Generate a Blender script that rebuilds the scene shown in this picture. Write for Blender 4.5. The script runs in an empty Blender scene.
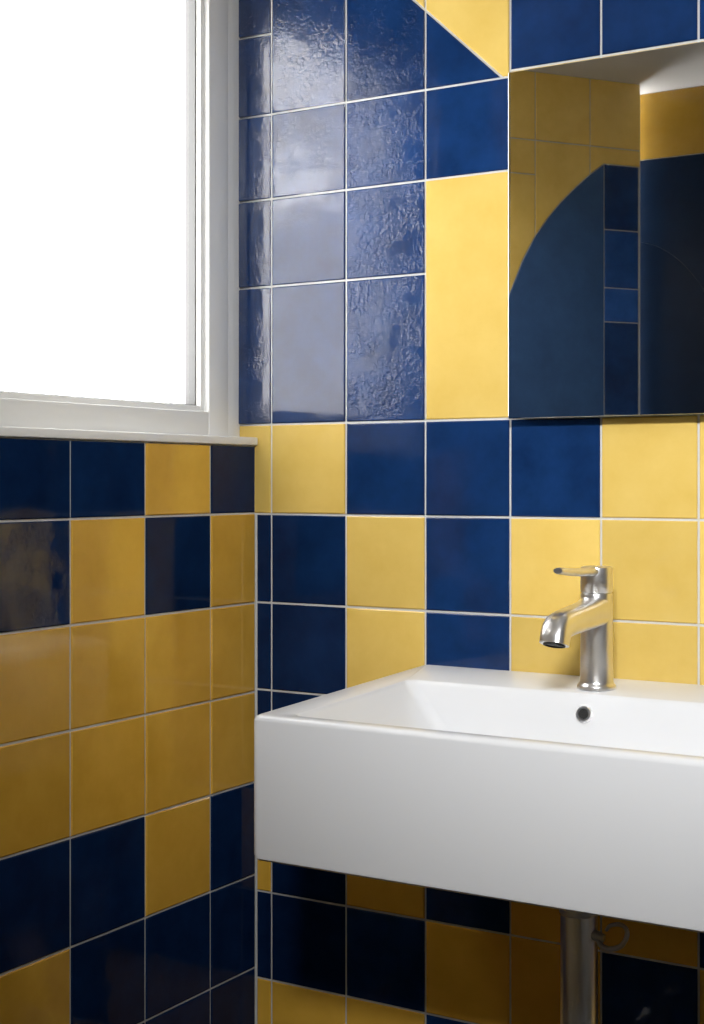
import bpy, bmesh, math, random
from mathutils import Vector, Matrix
random.seed(7)
C = bpy.context.scene.collection
ZC = 1.15          # eye height; wall heights below are written relative to it
CEIL = 1.13
FLOOR = -ZC

# ------------------------------------------------------------------ helpers
def obj(name, bm, mats, parent=None, smooth=None):
    me = bpy.data.meshes.new(name); bm.to_mesh(me); bm.free()
    o = bpy.data.objects.new(name, me); C.objects.link(o)
    if not isinstance(mats, (list, tuple)): mats = [mats]
    for m in mats: me.materials.append(m)
    if smooth is not None:
        me.polygons.foreach_set('use_smooth', [True]*len(me.polygons))
        me.set_sharp_from_angle(angle=math.radians(smooth))
    if parent: o.parent = parent
    return o
def struct(o):
    o['kind'] = 'structure'; return o
def thing(name, label, cat, loc):
    o = bpy.data.objects.new(name, None); C.objects.link(o); o.location = loc
    o['label'] = label; o['category'] = cat; o.empty_display_size = .05
    return o
def box(bm, x0, x1, y0, y1, z0, z1, mi=0, bev=0):
    r = bmesh.ops.create_cube(bm, size=1)
    vs = r['verts']
    for v in vs:
        v.co = Vector(((x0+x1)/2+v.co.x*(x1-x0), (y0+y1)/2+v.co.y*(y1-y0), (z0+z1)/2+v.co.z*(z1-z0)+ZC))
    fs = set(f for v in vs for f in v.link_faces)
    for f in fs: f.material_index = mi
    if bev:
        es = list(set(e for v in vs for e in v.link_edges))
        bmesh.ops.bevel(bm, geom=es, offset=bev, segments=3, affect='EDGES', profile=.5)
def loft(bm, loops, cap0=True, cap1=True):
    rings = [[bm.verts.new(p) for p in l] for l in loops]
    n = len(rings[0])
    for a, b in zip(rings[:-1], rings[1:]):
        for i in range(n):
            j = (i+1) % n
            bm.faces.new((a[i], a[j], b[j], b[i]))
    if cap0: bm.faces.new(list(reversed(rings[0])))
    if cap1: bm.faces.new(rings[-1])
    bmesh.ops.recalc_face_normals(bm, faces=bm.faces[:])
def lathe(bm, cx, cy, prof, n=48):
    loft(bm, [[Vector((cx+r*math.cos(2*math.pi*i/n), cy+r*math.sin(2*math.pi*i/n), z+ZC)) for i in range(n)] for r, z in prof])
def catmull(pts, k=8):
    P = [Vector(p) for p in pts]; P = [2*P[0]-P[1]]+P+[2*P[-1]-P[-2]]
    out = []
    for i in range(1, len(P)-2):
        for s in range(k):
            t = s/k
            out.append(.5*((2*P[i])+(P[i+1]-P[i-1])*t+(2*P[i-1]-5*P[i]+4*P[i+1]-P[i+2])*t*t+(3*P[i]-P[i-1]-3*P[i+1]+P[i+2])*t**3))
    out.append(P[-2]); return out
def tube(bm, pts, radii, n=24, k=8, side=Vector((1, 0, 0)), squash=1.0, power=1.0):
    """pts relative to ZC; radii per control point; power < 1 squares the section off"""
    path = catmull(pts, k)
    m = len(pts)-1
    loops = []
    up = None
    for i, p in enumerate(path):
        t = (path[min(i+1, len(path)-1)]-path[max(i-1, 0)]).normalized()
        u = side if up is None else up
        a = (u-t*u.dot(t)).normalized(); up = a
        b = t.cross(a)
        f = i/k; j = min(int(f), m-1); r = radii[j]+(radii[j+1]-radii[j])*(f-j)
        S = lambda v: math.copysign(abs(v)**power, v)
        loops.append([Vector((p.x, p.y, p.z+ZC))+a*(r*S(math.cos(2*math.pi*q/n)))+b*(r*squash*S(math.sin(2*math.pi*q/n))) for q in range(n)])
    loft(bm, loops)

# ------------------------------------------------------------------ materials
def newmat(name):
    m = bpy.data.materials.new(name); m.use_nodes = True
    nt = m.node_tree; b = nt.nodes['Principled BSDF']
    return m, nt, b
def plain(name, col, rough=.5, metal=0, bump=0, scale=40, var=0.0, coat=0):
    m, nt, b = newmat(name)
    b.inputs['Roughness'].default_value = rough; b.inputs['Metallic'].default_value = metal
    b.inputs['Coat Weight'].default_value = coat; b.inputs['Coat Roughness'].default_value = .05
    tc = nt.nodes.new('ShaderNodeTexCoord'); nz = nt.nodes.new('ShaderNodeTexNoise')
    nz.inputs['Scale'].default_value = scale; nz.inputs['Detail'].default_value = 4
    nt.links.new(tc.outputs['Object'], nz.inputs['Vector'])
    mx = nt.nodes.new('ShaderNodeMix'); mx.data_type = 'RGBA'
    mx.inputs[6].default_value = (*[c*(1-var) for c in col], 1); mx.inputs[7].default_value = (*[min(1, c*(1+var)) for c in col], 1)
    nt.links.new(nz.outputs['Fac'], mx.inputs[0]); nt.links.new(mx.outputs[2], b.inputs['Base Color'])
    if bump:
        bp = nt.nodes.new('ShaderNodeBump'); bp.inputs['Strength'].default_value = bump; bp.inputs['Distance'].default_value = .001
        nt.links.new(nz.outputs['Fac'], bp.inputs['Height']); nt.links.new(bp.outputs[0], b.inputs['Normal'])
    return m
def tilemat(name, dark, light, rough, bump):
    m, nt, b = newmat(name); L = nt.links.new
    tc = nt.nodes.new('ShaderNodeTexCoord')
    at = nt.nodes.new('ShaderNodeAttribute'); at.attribute_name = 'tint'
    sp = nt.nodes.new('ShaderNodeSeparateColor'); L(at.outputs['Color'], sp.inputs[0])
    n1 = nt.nodes.new('ShaderNodeTexNoise'); n1.inputs['Scale'].default_value = 14; n1.inputs['Detail'].default_value = 5; n1.inputs['Roughness'].default_value = .6
    n2 = nt.nodes.new('ShaderNodeTexNoise'); n2.inputs['Scale'].default_value = 11; n2.inputs['Detail'].default_value = 2
    n3 = nt.nodes.new('ShaderNodeTexNoise'); n3.inputs['Scale'].default_value = 130; n3.inputs['Detail'].default_value = 4; n3.inputs['Roughness'].default_value = .6
    n4 = nt.nodes.new('ShaderNodeTexNoise'); n4.inputs['Scale'].default_value = 20; n4.inputs['Detail'].default_value = 6; n4.inputs['Roughness'].default_value = .7
    for n in (n1, n2, n3, n4): L(tc.outputs['Object'], n.inputs['Vector'])
    mx = nt.nodes.new('ShaderNodeMix'); mx.data_type = 'RGBA'
    mx.inputs[6].default_value = (*dark, 1); mx.inputs[7].default_value = (*light, 1)
    mr = nt.nodes.new('ShaderNodeMapRange'); mr.inputs[1].default_value = .3; mr.inputs[2].default_value = .7
    L(n1.outputs['Fac'], mr.inputs[0]); L(mr.outputs[0], mx.inputs[0])
    vm = nt.nodes.new('ShaderNodeVectorMath'); vm.operation = 'SCALE'
    L(mx.outputs[2], vm.inputs[0]); L(sp.outputs[0], vm.inputs['Scale']); L(vm.outputs[0], b.inputs['Base Color'])
    b.inputs['Roughness'].default_value = rough; L(sp.outputs[2], b.inputs['Specular IOR Level'])
    b1 = nt.nodes.new('ShaderNodeBump'); b1.inputs['Strength'].default_value = bump; b1.inputs['Distance'].default_value = .004
    L(n2.outputs['Fac'], b1.inputs['Height'])
    # pitting comes in patches (n4 masks n3), as strong as the tile's second channel asks
    ms = nt.nodes.new('ShaderNodeMapRange'); ms.interpolation_type = 'SMOOTHSTEP'; ms.inputs[1].default_value = .42; ms.inputs[2].default_value = .60
    L(n4.outputs['Fac'], ms.inputs[0])
    sb = nt.nodes.new('ShaderNodeMath'); sb.operation = 'SUBTRACT'; L(n3.outputs['Fac'], sb.inputs[0]); sb.inputs[1].default_value = .5
    mu = nt.nodes.new('ShaderNodeMath'); mu.operation = 'MULTIPLY'; L(ms.outputs[0], mu.inputs[0]); L(sb.outputs[0], mu.inputs[1])
    b2 = nt.nodes.new('ShaderNodeBump'); b2.inputs['Distance'].default_value = .0030
    L(sp.outputs[1], b2.inputs['Strength']); L(mu.outputs[0], b2.inputs['Height']); L(b1.outputs[0], b2.inputs['Normal'])
    L(b2.outputs[0], b.inputs['Normal'])
    return m
NAVY = tilemat('navy_glaze', (.0048, .020, .076), (.0085, .036, .130), .045, .22)
YEL = tilemat('yellow_glaze', (.68, .465, .110), (.75, .535, .150), .11, .20)
YEL_SHADE = tilemat('yellow_glaze_shaded', (.68, .385, .046), (.78, .455, .066), .08, .22)  # same yellow glaze with shade and warm bounce put into its colour
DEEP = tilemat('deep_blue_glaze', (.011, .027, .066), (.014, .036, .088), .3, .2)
GROUT = plain('grout', (.60, .60, .58), .9, var=.10, scale=120, bump=.3)
PLASTER = plain('white_plaster', (.78, .765, .73), .85, var=.03, scale=6, bump=.15)
GREYP = plain('grey_plaster', (.36, .36, .37), .85, var=.03, scale=6, bump=.15)
FLOORM = plain('grey_floor', (.03, .03, .033), .35, var=.15, scale=8)
PAINT = plain('white_window_paint', (.90, .90, .88), .4, var=.02, scale=5)
GASKET = plain('grey_gasket', (.14, .14, .14), .6)
CERAMIC = plain('white_ceramic', (.77, .78, .80), .24, var=.01, scale=5, coat=0)
NICKEL = plain('brushed_nickel', (.80, .79, .78), .29, 1, var=.05, scale=60)
CHROME = plain('chrome', (.95, .94, .93), .28, 1, var=.03, scale=30)
DARKMET = plain('dark_metal', (.45, .44, .43), .28, 1, var=.03, scale=30)
DARK = plain('black_hole', (.012, .012, .012), .6)
BACKING = plain('mirror_backing', (.05, .055, .06), .5)
mm, nt, b = newmat('mirror_silver')
b.inputs['Base Color'].default_value = (.89, .90, .91, 1); b.inputs['Metallic'].default_value = 1; b.inputs['Roughness'].default_value = .012
MIRROR = mm
gm, nt, b = newmat('window_glass')
nt.nodes.remove(b)
out = nt.nodes['Material Output']; tr = nt.nodes.new('ShaderNodeBsdfTransparent'); gl = nt.nodes.new('ShaderNodeBsdfGlossy')
gl.inputs['Roughness'].default_value = .02; ms = nt.nodes.new('ShaderNodeMixShader'); ms.inputs[0].default_value = .05
nt.links.new(tr.outputs[0], ms.inputs[1]); nt.links.new(gl.outputs[0], ms.inputs[2]); nt.links.new(ms.outputs[0], out.inputs[0])
GLASS = gm

# ------------------------------------------------------------------ tiles
GR = .0032
def inset(poly, d):
    n = len(poly); res = []
    for i in range(n):
        p0, p1, p2 = Vector(poly[i-1]), Vector(poly[i]), Vector(poly[(i+1) % n])
        d1 = (p1-p0).normalized(); d2 = (p2-p1).normalized()
        n1 = Vector((-d1.y, d1.x)); n2 = Vector((-d2.y, d2.x))
        k = 1+n1.dot(n2)
        res.append(p1+(n1+n2)*(d/max(k, .3)))
    return res
def tile(bm, lay, poly, mi, M, bump=.12, tint=None, lean=None, gap=GR, spec=.42):
    """poly in wall (u,v) as seen from the room; M(u,v,h) -> point, h = height above the grout"""
    P = [Vector(p) for p in poly]
    a = sum(P[i-1].x*P[i].y-P[i].x*P[i-1].y for i in range(len(P)))
    if a < 0: P = P[::-1]
    t = tint if tint else random.uniform(.88, 1.10)
    tx, ty = random.uniform(-.004, .004), random.uniform(-.004, .004)
    h0 = .0022
    if lean is not None: tx = lean; h0 = .0036
    if gap < GR: tx = ty = 0
    c = sum(P, Vector((0, 0)))/len(P)
    o0 = inset(P, gap/2); o1 = inset(P, gap/2+.0014*gap/GR)
    hh = lambda p: h0+(p.x-c.x)*tx+(p.y-c.y)*ty
    A = [bm.verts.new(M(p.x, p.y, -.0005)) for p in o0]
    B = [bm.verts.new(M(p.x, p.y, hh(p)-.0010)) for p in o0]
    D = [bm.verts.new(M(p.x, p.y, hh(p))) for p in o1]
    n = len(P); fs = []
    for i in range(n):
        j = (i+1) % n
        fs.append(bm.faces.new((A[i], A[j], B[j], B[i]))); fs.append(bm.faces.new((B[i], B[j], D[j], D[i])))
    fs.append(bm.faces.new(D))
    for f in fs:
        f.material_index = mi
        for l in f.loops: l[lay] = (t, bump, spec, 1)
def R(u0, u1, v0, v1): return [(u0, v0), (u1, v0), (u1, v1), (u0, v1)]
WM = [GROUT, NAVY, YEL, PLASTER, DEEP, YEL_SHADE]
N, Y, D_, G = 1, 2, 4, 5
def ck(i, j): return Y if (i*7+j*5+(i*j) % 3) % 2 else N

# ---- back wall: plane Y=0, u = X, v = Z
bm = bmesh.new(); lay = bm.loops.layers.float_color.new('tint')
box(bm, -.16, 2.42, .002, .14, FLOOR, CEIL, 0)
MB = lambda u, v, h: Vector((u, .002-h, v+ZC))
cols = [0, .0275, .1575, .2875, .4175, .5475, .6775, .8075, .9375, 1.0675, 1.1975, 1.3275, 1.4575, 1.5875, 1.7175, 1.8475, 1.9775, 2.1075, 2.2375, 2.30]
rows = [.084, -.049, -.181, -.311, -.4615, -.612, -.742, -.872, -1.002, -1.15]
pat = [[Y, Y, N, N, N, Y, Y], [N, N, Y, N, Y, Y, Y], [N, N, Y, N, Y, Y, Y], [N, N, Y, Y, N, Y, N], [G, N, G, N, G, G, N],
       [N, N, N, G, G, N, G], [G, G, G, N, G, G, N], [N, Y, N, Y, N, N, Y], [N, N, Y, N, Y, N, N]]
for j in range(9):
    for i in range(19):
        u0 = cols[i]
        if i == 0: u0 = -.035 if j == 0 else .0005
        k = pat[j][i] if i < 7 else ck(i, j)
        corner_dim = k == N and i < 2  # navy by the corner darkened in colour to cancel light reflected there
        tile(bm, lay, R(u0, cols[i+1], rows[j+1], rows[j]), k, MB, .06 if k == N else .03, .66 if corner_dim else None, spec=.12 if corner_dim else (.42 if j < 3 else .15))
for a, b_ in zip((.084, .289, .419, .545, .665, .80, .93), (.289, .419, .545, .665, .80, .93, CEIL)):
    tile(bm, lay, R(-.035, .0275, a, b_), N, MB, .35, None, -.080, spec=.9)
for k, (a, b_) in enumerate(zip((.084, .289, .419), (.289, .419, .545))):
    tile(bm, lay, R(.0275, .1575, a, b_), N, MB, (.05, .08, .18)[k], spec=.6)
    tile(bm, lay, R(.1575, .2875, a, b_), N, MB, (.85, .85, .75)[k], 1.2, spec=.42)
tile(bm, lay, R(.0275, .1575, .545, .80), N, MB, .45, spec=.95)
tile(bm, lay, [(.1575, .545), (.2875, .545), (.2875, .656), (.1575, .778)], N, MB, .45)
tile(bm, lay, [(.2875, .656), (.2875, .80), (.1575, .80), (.1575, .778)], Y, MB, .05)
tile(bm, lay, [(.2875, .545), (.4060, .545), (.2875, .656)], N, MB, .04)
tile(bm, lay, [(.4060, .545), (.4175, .545), (.4175, .80), (.2875, .80), (.2875, .656)], Y, MB, .05, .95)
tile(bm, lay, R(.2875, .4175, .084, .419), Y, MB, .05, .94)
tile(bm, lay, R(.2875, .4175, .419, .545), N, MB, .03)
tile(bm, lay, R(.0275, .1575, .80, .93), Y, MB)
tile(bm, lay, R(.1575, .2875, .80, .93), Y, MB); tile(bm, lay, R(.2875, .4175, .80, .93), Y, MB)
for i in range(1, 4): tile(bm, lay, R(cols[i], cols[i+1], .93, CEIL), Y, MB)
ur = [.084, .22, .35, .553, .685, .80, .93, CEIL]
for j in range(7):
    for i in range(4, 19):
        tile(bm, lay, R(cols[i], cols[i+1], ur[j], ur[j+1]), N if j >= 3 and i < 8 else ck(i, j+3), MB, .04, spec=.3)
struct(obj('wall_back', bm, WM))

# ---- left wall: plane X=0, v = Z
bm = bmesh.new(); lay = bm.loops.layers.float_color.new('tint')
W0, W1, WT = 0.0, .56, .78
box(bm, -.15, -.002, -.80, .0015, FLOOR, .052, 0)
box(bm, -.15, -.002, -.80, .0015, WT, CEIL, 0)
box(bm, -.15, -.002, -.80, -W1, .052, WT, 3)
ML = lambda u, v, h: Vector((-.002+h, u, v+ZC))
lc = [.0008, .1114, .257, .404, .55, .69, .80]
lr = [.0525, -.048, -.182, -.315, -.450, -.588, -.727, -.866, -1.005, -1.15]
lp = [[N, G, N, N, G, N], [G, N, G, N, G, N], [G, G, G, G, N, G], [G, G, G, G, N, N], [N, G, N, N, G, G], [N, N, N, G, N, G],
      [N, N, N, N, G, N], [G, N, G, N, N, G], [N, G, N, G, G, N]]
for j in range(9):
    for i in range(6):
        isn = lp[j][i] == N
        tile(bm, lay, R(-lc[i+1], -lc[i], lr[j+1], lr[j]), lp[j][i], ML, (.22 if (i, j) == (3, 1) else .04) if isn else .02, random.uniform(.60, .78) if isn else None, spec=(.6 if (i, j) == (3, 1) else .15) if isn else .9)  # left-wall navy tinted down, shade put into its colour
for a, b_ in zip((.0525, .20, .35, .50, .65, .80, .96), (.20, .35, .50, .65, .80, .96, CEIL)):
    tile(bm, lay, R(-.80, -.69, a, b_), N, ML); tile(bm, lay, R(-.69, -W1, a, b_), N, ML)
for i in range(4):
    for a, b_ in ((.78, .96), (.96, CEIL)):
        tile(bm, lay, R(-min(lc[i+1], W1), -lc[i], a, b_), N, ML)
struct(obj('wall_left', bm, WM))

# ---- alcove walls and the tiled walls the mirror looks at
def seg(p, q, th=.1):
    """solid wall from p to q; the room lies to the left of p->q"""
    p, q = Vector(p), Vector(q); d = (q-p).normalized(); n = Vector((d.y, -d.x))
    bm = bmesh.new()
    pts = [p, q, q+n*th, p+n*th]
    loft(bm, [[Vector((a.x, a.y, FLOOR+ZC)) for a in pts], [Vector((a.x, a.y, CEIL+ZC)) for a in pts]])
    return bm
struct(obj('wall_alcove', seg((-.15, -.80), (-.72, -.80)), PLASTER))
struct(obj('wall_side', seg((-.72, -.80), (-.72, -1.55)), PLASTER))
A = Vector((-.46, -1.909)); Bp = Vector((-.213, -2.25)); dd = (Bp-A).normalized(); nn = Vector((-dd.y, dd.x))
P0 = A-dd*.44
bm = seg(P0, Bp); lay = bm.loops.layers.float_color.new('tint')
for f in bm.faces: f.material_index = 0
MD = lambda u, v, h: Vector((A.x+dd.x*u+nn.x*(h), A.y+dd.y*u+nn.y*(h), v+ZC))
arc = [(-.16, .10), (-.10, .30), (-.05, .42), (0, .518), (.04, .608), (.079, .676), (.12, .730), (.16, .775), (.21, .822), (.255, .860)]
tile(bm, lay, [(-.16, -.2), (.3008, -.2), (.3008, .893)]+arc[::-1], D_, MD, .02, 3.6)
tile(bm, lay, [(0, .518), (.04, .608), (.079, .676), (.079, .845), (0, .845)], Y, MD, .05, 1.25)  # yellow on this wall tinted up, standing in for missing light
tile(bm, lay, [(.079, .676), (.12, .730), (.16, .775), (.21, .822), (.255, .860), (.255, .94), (.079, .94)], Y, MD, .05, 1.3)
tile(bm, lay, R(0, .079, .845, .94), Y, MD, .05, 1.3)
tile(bm, lay, [(-.16, .10), (-.10, .30), (-.05, .42), (0, .518), (0, .94), (-.16, .94)], Y, MD)
tile(bm, lay, [(.255, .860), (.3008, .893), (.421, .893), (.421, .94), (.255, .94)], Y, MD, .05, 1.3)
for a, b_ in ((-.16, 0), (0, .079), (.079, .255), (.255, .421)): tile(bm, lay, R(a, b_, .94, CEIL), Y, MD, .05, 1.3)
for a, b_, k in ((.709, .893, N), (.545, .709, N), (.449, .545, N), (.186, .449, N), (-.05, .186, N), (-.2, -.05, N)): tile(bm, lay, R(.3008, .415, a, b_), k, MD, .05, 4.2 if a == .449 else (3.2 if a == .545 else 1.7))
for k in range(4):
    for a, b_ in ((-.2, -.5), (-.5, -.8), (-.8, -1.15)): tile(bm, lay, R(-.16+k*.145, -.16+(k+1)*.145, b_, a), ck(k, int(-a*10)), MD)
struct(obj('wall_diagonal', bm, WM))
bm = bmesh.new(); lay = bm.loops.layers.float_color.new('tint')
box(bm, -.30, 2.42, -2.45, -2.352, FLOOR, CEIL, 0)
MF = lambda u, v, h: Vector((-u, -2.352+h, v+ZC))
for k in range(5): tile(bm, lay, R(.28-(k+1)*.5, .28-k*.5, .935, CEIL), G, MF, .05, .50)  # yellow tinted down here to stand in for weaker light
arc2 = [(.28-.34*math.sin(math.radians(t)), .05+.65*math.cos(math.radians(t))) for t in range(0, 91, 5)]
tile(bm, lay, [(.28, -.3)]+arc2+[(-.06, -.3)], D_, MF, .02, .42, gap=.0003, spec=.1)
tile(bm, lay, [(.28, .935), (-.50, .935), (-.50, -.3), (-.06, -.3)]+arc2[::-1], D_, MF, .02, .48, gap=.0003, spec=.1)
for k in range(12):
    for j in range(8): tile(bm, lay, R(-.50-(k+1)*.15, -.50-k*.15, -.3+j*.154, -.3+(j+1)*.154), ck(k, j), MF)
for k in range(17):
    for j in range(6): tile(bm, lay, R(.28-(k+1)*.15, .28-k*.15, -1.15+j*.1416, -1.15+(j+1)*.1416), ck(k+1, j), MF)
struct(obj('wall_front', bm, WM))
bm = bmesh.new(); box(bm, 2.3, 2.42, -2.35, .0, FLOOR, CEIL); struct(obj('wall_right', bm, GREYP))
bm = bmesh.new(); box(bm, -.85, 2.42, -2.45, .14, CEIL, CEIL+.08); struct(obj('ceiling', bm, PLASTER))
bm = bmesh.new(); box(bm, -.85, 2.42, -2.45, .14, FLOOR-.08, FLOOR); struct(obj('floor', bm, FLOORM))

# ------------------------------------------------------------------ window
win = bpy.data.objects.new('window_1', None); C.objects.link(win); win['kind'] = 'structure'
def frame(bm, x0, x1, ya, yb, za, zb, w, wb=None, bev=.002, mi=0):
    """rectangular ring: ya nearest the corner (bigger), yb away from it"""
    wb = w if wb is None else wb
    box(bm, x0, x1, ya-w, ya, za, zb, mi, bev); box(bm, x0, x1, yb, yb+w, za, zb, mi, bev)
    box(bm, x0, x1, yb+w, ya-w, za, za+wb, mi, bev); box(bm, x0, x1, yb+w, ya-w, zb-w, zb, mi, bev)
WE = -W1+.0005
bm = bmesh.new()
box(bm, -.10, -.0290, -.036, -.0005, .064, WT, 0, .001)
frame(bm, -.10, -.0255, -.035, WE, .064, WT, .047, .037, .0020)
obj('window_frame', bm, PAINT, win, 40)
bm = bmesh.new(); frame(bm, -.085, -.034, -.0825, WE+.047, .1005, .7335, .0085, .009, .0015); obj('sash', bm, PAINT, win, 40)
bm = bmesh.new(); frame(bm, -.060, -.0425, -.0908, WE+.0552, .1092, .7250, .0026, .0020, 0); obj('gasket', bm, GASKET, win)
bm = bmesh.new(); box(bm, -.052, -.048, WE+.0575, -.0930, .1110, .723); obj('pane', bm, GLASS, win)
bm = bmesh.new(); box(bm, -.15, .0045, WE, -.0008, .0530, .0650, 0, .002); obj('sill', bm, PAINT, win, 40)

# ------------------------------------------------------------------ sink
def rrect(x0, x1, y0, y1, r, z, n=8, tilt=0):
    pts = []
    for cx, cy, a0 in ((x1-r, y1-r, 0), (x0+r, y1-r, 90), (x0+r, y0+r, 180), (x1-r, y0+r, 270)):
        for k in range(n+1):
            a = math.radians(a0+90*k/n); x, y = cx+r*math.cos(a), cy+r*math.sin(a)
            pts.append(Vector((x, y, z+ZC-tilt*abs(y))))
    return pts
SX0, SX1, SY0, SY1 = .2840, .862, -.414, -.0006
T = .036
sink = thing('washbasin', 'white ceramic rectangular wall-hung basin below the mirror', 'sink', (.575, 0, ZC-.43))
bm = bmesh.new()
def oi(d, r, z, tilt=0): return rrect(SX0+d, SX1-d, SY0+d, SY1-(0 if d < .011 else d), r, z, tilt=tilt)
TB = .012
loops = [rrect(.42, .73, -.30, -.03, .03, -.420), rrect(.33, .82, -.375, -.012, .02, -.427), oi(.008, .007, -.4330, TB), oi(.0035, .009, -.4322, TB), oi(.0009, .010, -.4298, TB), oi(0, .010, -.4255, TB),
         oi(0, .010, -.2635, T*.9), oi(.0007, .010, -.2595, T), oi(.0025, .009, -.2568, T), oi(.0055, .007, -.2555, T),
         rrect(.326, .824, -.394, -.116, .012, -.2555, tilt=T), rrect(.3280, .8220, -.3925, -.1180, .013, -.2565, tilt=T), rrect(.3310, .8190, -.3905, -.121, .015, -.2610, tilt=T),
         rrect(.356, .794, -.385, -.128, .016, -.290, tilt=T*.8), rrect(.392, .758, -.378, -.136, .018, -.330, tilt=T*.5),
         rrect(.408, .742, -.368, -.146, .024, -.349, tilt=T*.3), rrect(.430, .720, -.345, -.162, .035, -.360), rrect(.50, .65, -.29, -.19, .04, -.366)]
loft(bm, loops)
obj('basin', bm, CERAMIC, sink, 35)
bm = bmesh.new()
th = math.radians(12); cen = Vector((.577, -.1285, ZC-.2835))
nrm = Vector((0, -math.cos(th), math.sin(th)))
rot = Vector((0, 0, 1)).rotation_difference(nrm).to_matrix()
def disc(bm, prof, c=cen, rot=rot, n=32):
    loft(bm, [[c+rot@Vector((r*math.cos(2*math.pi*i/n), r*math.sin(2*math.pi*i/n), h)) for i in range(n)] for r, h in prof])
disc(bm, [(.0100, -.004), (.0100, .0014), (.0092, .0024), (.0070, .0024), (.0062, .0012), (.0062, -.002)])
obj('overflow_ring', bm, CHROME, sink, 40)
bm = bmesh.new(); disc(bm, [(.0061, -.003), (.0061, .0016)]); obj('overflow_hole', bm, DARK, sink)
bm = bmesh.new(); lathe(bm, .573, -.235, [(.022, -.368), (.022, -.3635), (.020, -.362), (.004, -.360)]); obj('drain_stopper', bm, CHROME, sink, 40)
for o in sink.children:
    o.matrix_parent_inverse = Matrix.Translation(-sink.location)

# ------------------------------------------------------------------ faucet
FX, FY = .5735, -.079
fz = -.2555-T*.079
fau = thing('faucet', 'brushed nickel single-lever tap standing on the back ledge of the basin', 'faucet', (FX, FY, ZC+fz))
bm = bmesh.new()
lathe(bm, FX, FY, [(.0240, fz+.0002), (.0243, fz+.003), (.0236, fz+.0050), (.0218, fz+.0066), (.0208, fz+.010), (.0203, fz+.03), (.0200, -.19), (.0198, -.1415), (.0192, -.1395)])
obj('body', bm, NICKEL, fau, 40)
bm = bmesh.new(); lathe(bm, FX, FY, [(.0184, -.1405), (.0184, -.1370)]); obj('neck', bm, DARKMET, fau, 40)
bm = bmesh.new(); lathe(bm, FX, FY, [(.0192, -.1385), (.0200, -.1372), (.0200, -.1095), (.0194, -.1072), (.0175, -.1062)]); obj('cap', bm, NICKEL, fau, 40)
bm = bmesh.new()
tube(bm, [(FX, FY-.006, -.1610), (FX, -.112, -.1640), (FX, -.150, -.1668), (FX, -.183, -.1695), (FX, -.1985, -.1735), (FX, -.2060, -.1815), (FX, -.2095, -.1915)],
     [.0205, .0182, .0170, .0166, .0166, .0166, .0166], n=32, squash=.95, power=.68)
sp = obj('spout', bm, NICKEL, fau, 50)
bm = bmesh.new(); rot2 = Vector((0, 0, 1)).rotation_difference(Vector((0, -.30, -1)).normalized()).to_matrix()
disc(bm, [(.0130, -.004), (.0130, .0016), (.0112, .0022), (.0110, .0005)], Vector((FX, -.2097, ZC-.1915)), rot2); ar = obj('aerator', bm, DARK, sp, 40)
bm = bmesh.new()
tube(bm, [(FX, FY-.008, -.1125), (FX, -.11, -.1115), (FX, -.15, -.110), (FX, -.19, -.1065), (FX, -.1990, -.1057)], [.0100, .0088, .0076, .0070, .0058], n=20, squash=.62)
obj('lever', bm, NICKEL, fau, 60)
for o in fau.children:
    o.matrix_parent_inverse = Matrix.Translation(-fau.location)

# ------------------------------------------------------------------ drain pipe
PX, PY = .573, -.134
dr = thing('drain_pipe', 'chrome waste pipe hanging straight down beneath the basin', 'pipe', (PX, PY, ZC-.74))
bm = bmesh.new(); lathe(bm, PX, PY, [(.0225, -.428), (.0225, -.70)]); obj('pipe', bm, CHROME, dr, 40)
bm = bmesh.new(); lathe(bm, PX, PY, [(.0227, -.508), (.0240, -.510), (.0242, -.513), (.0242, -.522), (.0238, -.524), (.0227, -.525)]); obj('collar', bm, CHROME, dr, 40)
bm = bmesh.new(); lathe(bm, PX, PY, [(.0228, -.690), (.034, -.693), (.034, -.80), (.030, -.812), (.01, -.818)]); obj('bottle_trap', bm, CHROME, dr, 40)
bm = bmesh.new(); tube(bm, [(PX, PY+.03, -.72), (PX, PY+.08, -.72), (PX, -.002, -.72)], [.016, .016, .016], n=28); obj('outlet', bm, CHROME, dr, 40)
bm = bmesh.new(); tube(bm, [(PX+.018, PY-.004, -.546), (PX+.028, PY-.004, -.548), (PX+.034, PY-.004, -.549)], [.0070, .0060, .0045], n=16); kn = obj('knuckle', bm, DARKMET, dr, 40)
bm = bmesh.new(); tube(bm, [(.598, PY-.004, -.549), (.606, PY-.010, -.5560), (.618, PY-.012, -.5575), (.631, PY-.012, -.552), (.6375, PY-.010, -.541), (.636, PY-.008, -.5315), (.626, PY-.004, -.5290), (.614, PY-.002, -.5330), (.608, PY+.000, -.540)],
     [.0036, .0034, .0033, .0032, .0030, .0028, .0026, .0024, .0020], n=12); obj('bent_hook', bm, DARKMET, dr, 60)
for o in dr.children:
    o.matrix_parent_inverse = Matrix.Translation(-dr.location)

# ------------------------------------------------------------------ mirror
mi = thing('mirror', 'frameless rectangular mirror on the tiled wall above the basin', 'mirror', (.61, 0, ZC+.083))
bm = bmesh.new(); box(bm, .4275, .799, -.0215, -.0003, .084, .542, 0, .001); obj('backing', bm, BACKING, mi)
bm = bmesh.new(); box(bm, .4265, .80, -.025, -.0216, .083, .543, 0, .0008); obj('glass', bm, MIRROR, mi)
for o in mi.children:
    o.matrix_parent_inverse = Matrix.Translation(-mi.location)

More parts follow.
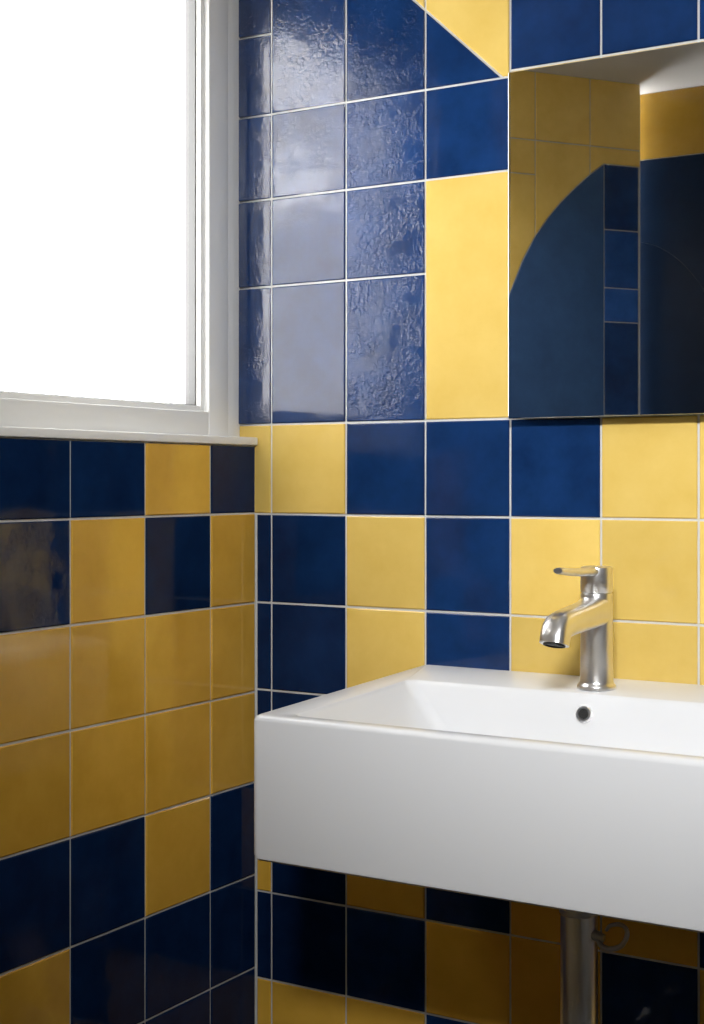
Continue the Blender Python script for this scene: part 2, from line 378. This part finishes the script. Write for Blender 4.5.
# ------------------------------------------------------------------ light
# bright hazy sky near the horizon, dimmed higher up to keep the low walls dark
w = bpy.data.worlds.new('sky'); bpy.context.scene.world = w; w.use_nodes = True
wn = w.node_tree; bg = wn.nodes['Background']; bg.inputs[0].default_value = (.98, .985, 1, 1)
tc = wn.nodes.new('ShaderNodeTexCoord'); sx = wn.nodes.new('ShaderNodeSeparateXYZ'); mr = wn.nodes.new('ShaderNodeMapRange')
mr.interpolation_type = 'SMOOTHSTEP'
mr.inputs[1].default_value = .20; mr.inputs[2].default_value = .72; mr.inputs[3].default_value = 12.5; mr.inputs[4].default_value = .4
wn.links.new(tc.outputs['Generated'], sx.inputs[0]); wn.links.new(sx.outputs['Z'], mr.inputs[0]); wn.links.new(mr.outputs[0], bg.inputs[1])
def area(name, loc, rot, sx, sy, power, col=(1, 1, 1), spread=180):
    l = bpy.data.lights.new(name, 'AREA'); l.shape = 'RECTANGLE'; l.size = sx; l.size_y = sy; l.energy = power; l.color = col; l.spread = math.radians(spread)
    o = bpy.data.objects.new(name, l); C.objects.link(o); o.location = loc; o.rotation_euler = rot; return o
p = area('window_portal', (-.12, -.30, ZC+.42), (0, math.radians(-90), 0), .74, .54, 1); p.data.cycles.is_portal = True
area('ceiling_lamp', (1.2, -1.25, ZC+CEIL-.01), (0, 0, 0), .6, .6, 1.9, (.98, .99, 1))
area('alcove_fill', (-.45, -1.15, ZC+CEIL-.01), (0, 0, 0), .25, .25, 6.5, (1, .96, .90), 140)  # fill light added out of view to brighten the diagonal wall
# added fill light high by the front wall, aimed down at the basin wall
src = Vector((1.42, -2.25, ZC+1.00)); aim = Vector((.78, 0, ZC+.10))
area('front_fill', src, (aim-src).to_track_quat('-Z', 'Y').to_euler(), .45, .18, 6.6, (.98, .99, 1), 54)

cam = bpy.data.cameras.new('camera'); co = bpy.data.objects.new('camera', cam); C.objects.link(co)
co.location = (1.267, -1.8, ZC); co.rotation_euler = (math.radians(90), 0, math.radians(31.4))
cam.sensor_fit = 'VERTICAL'; cam.sensor_height = 36; cam.lens = 1469/1024*36; cam.shift_y = -31/1024; cam.clip_start = .02
bpy.context.scene.camera = co
bpy.context.scene.view_settings.view_transform = 'Standard'
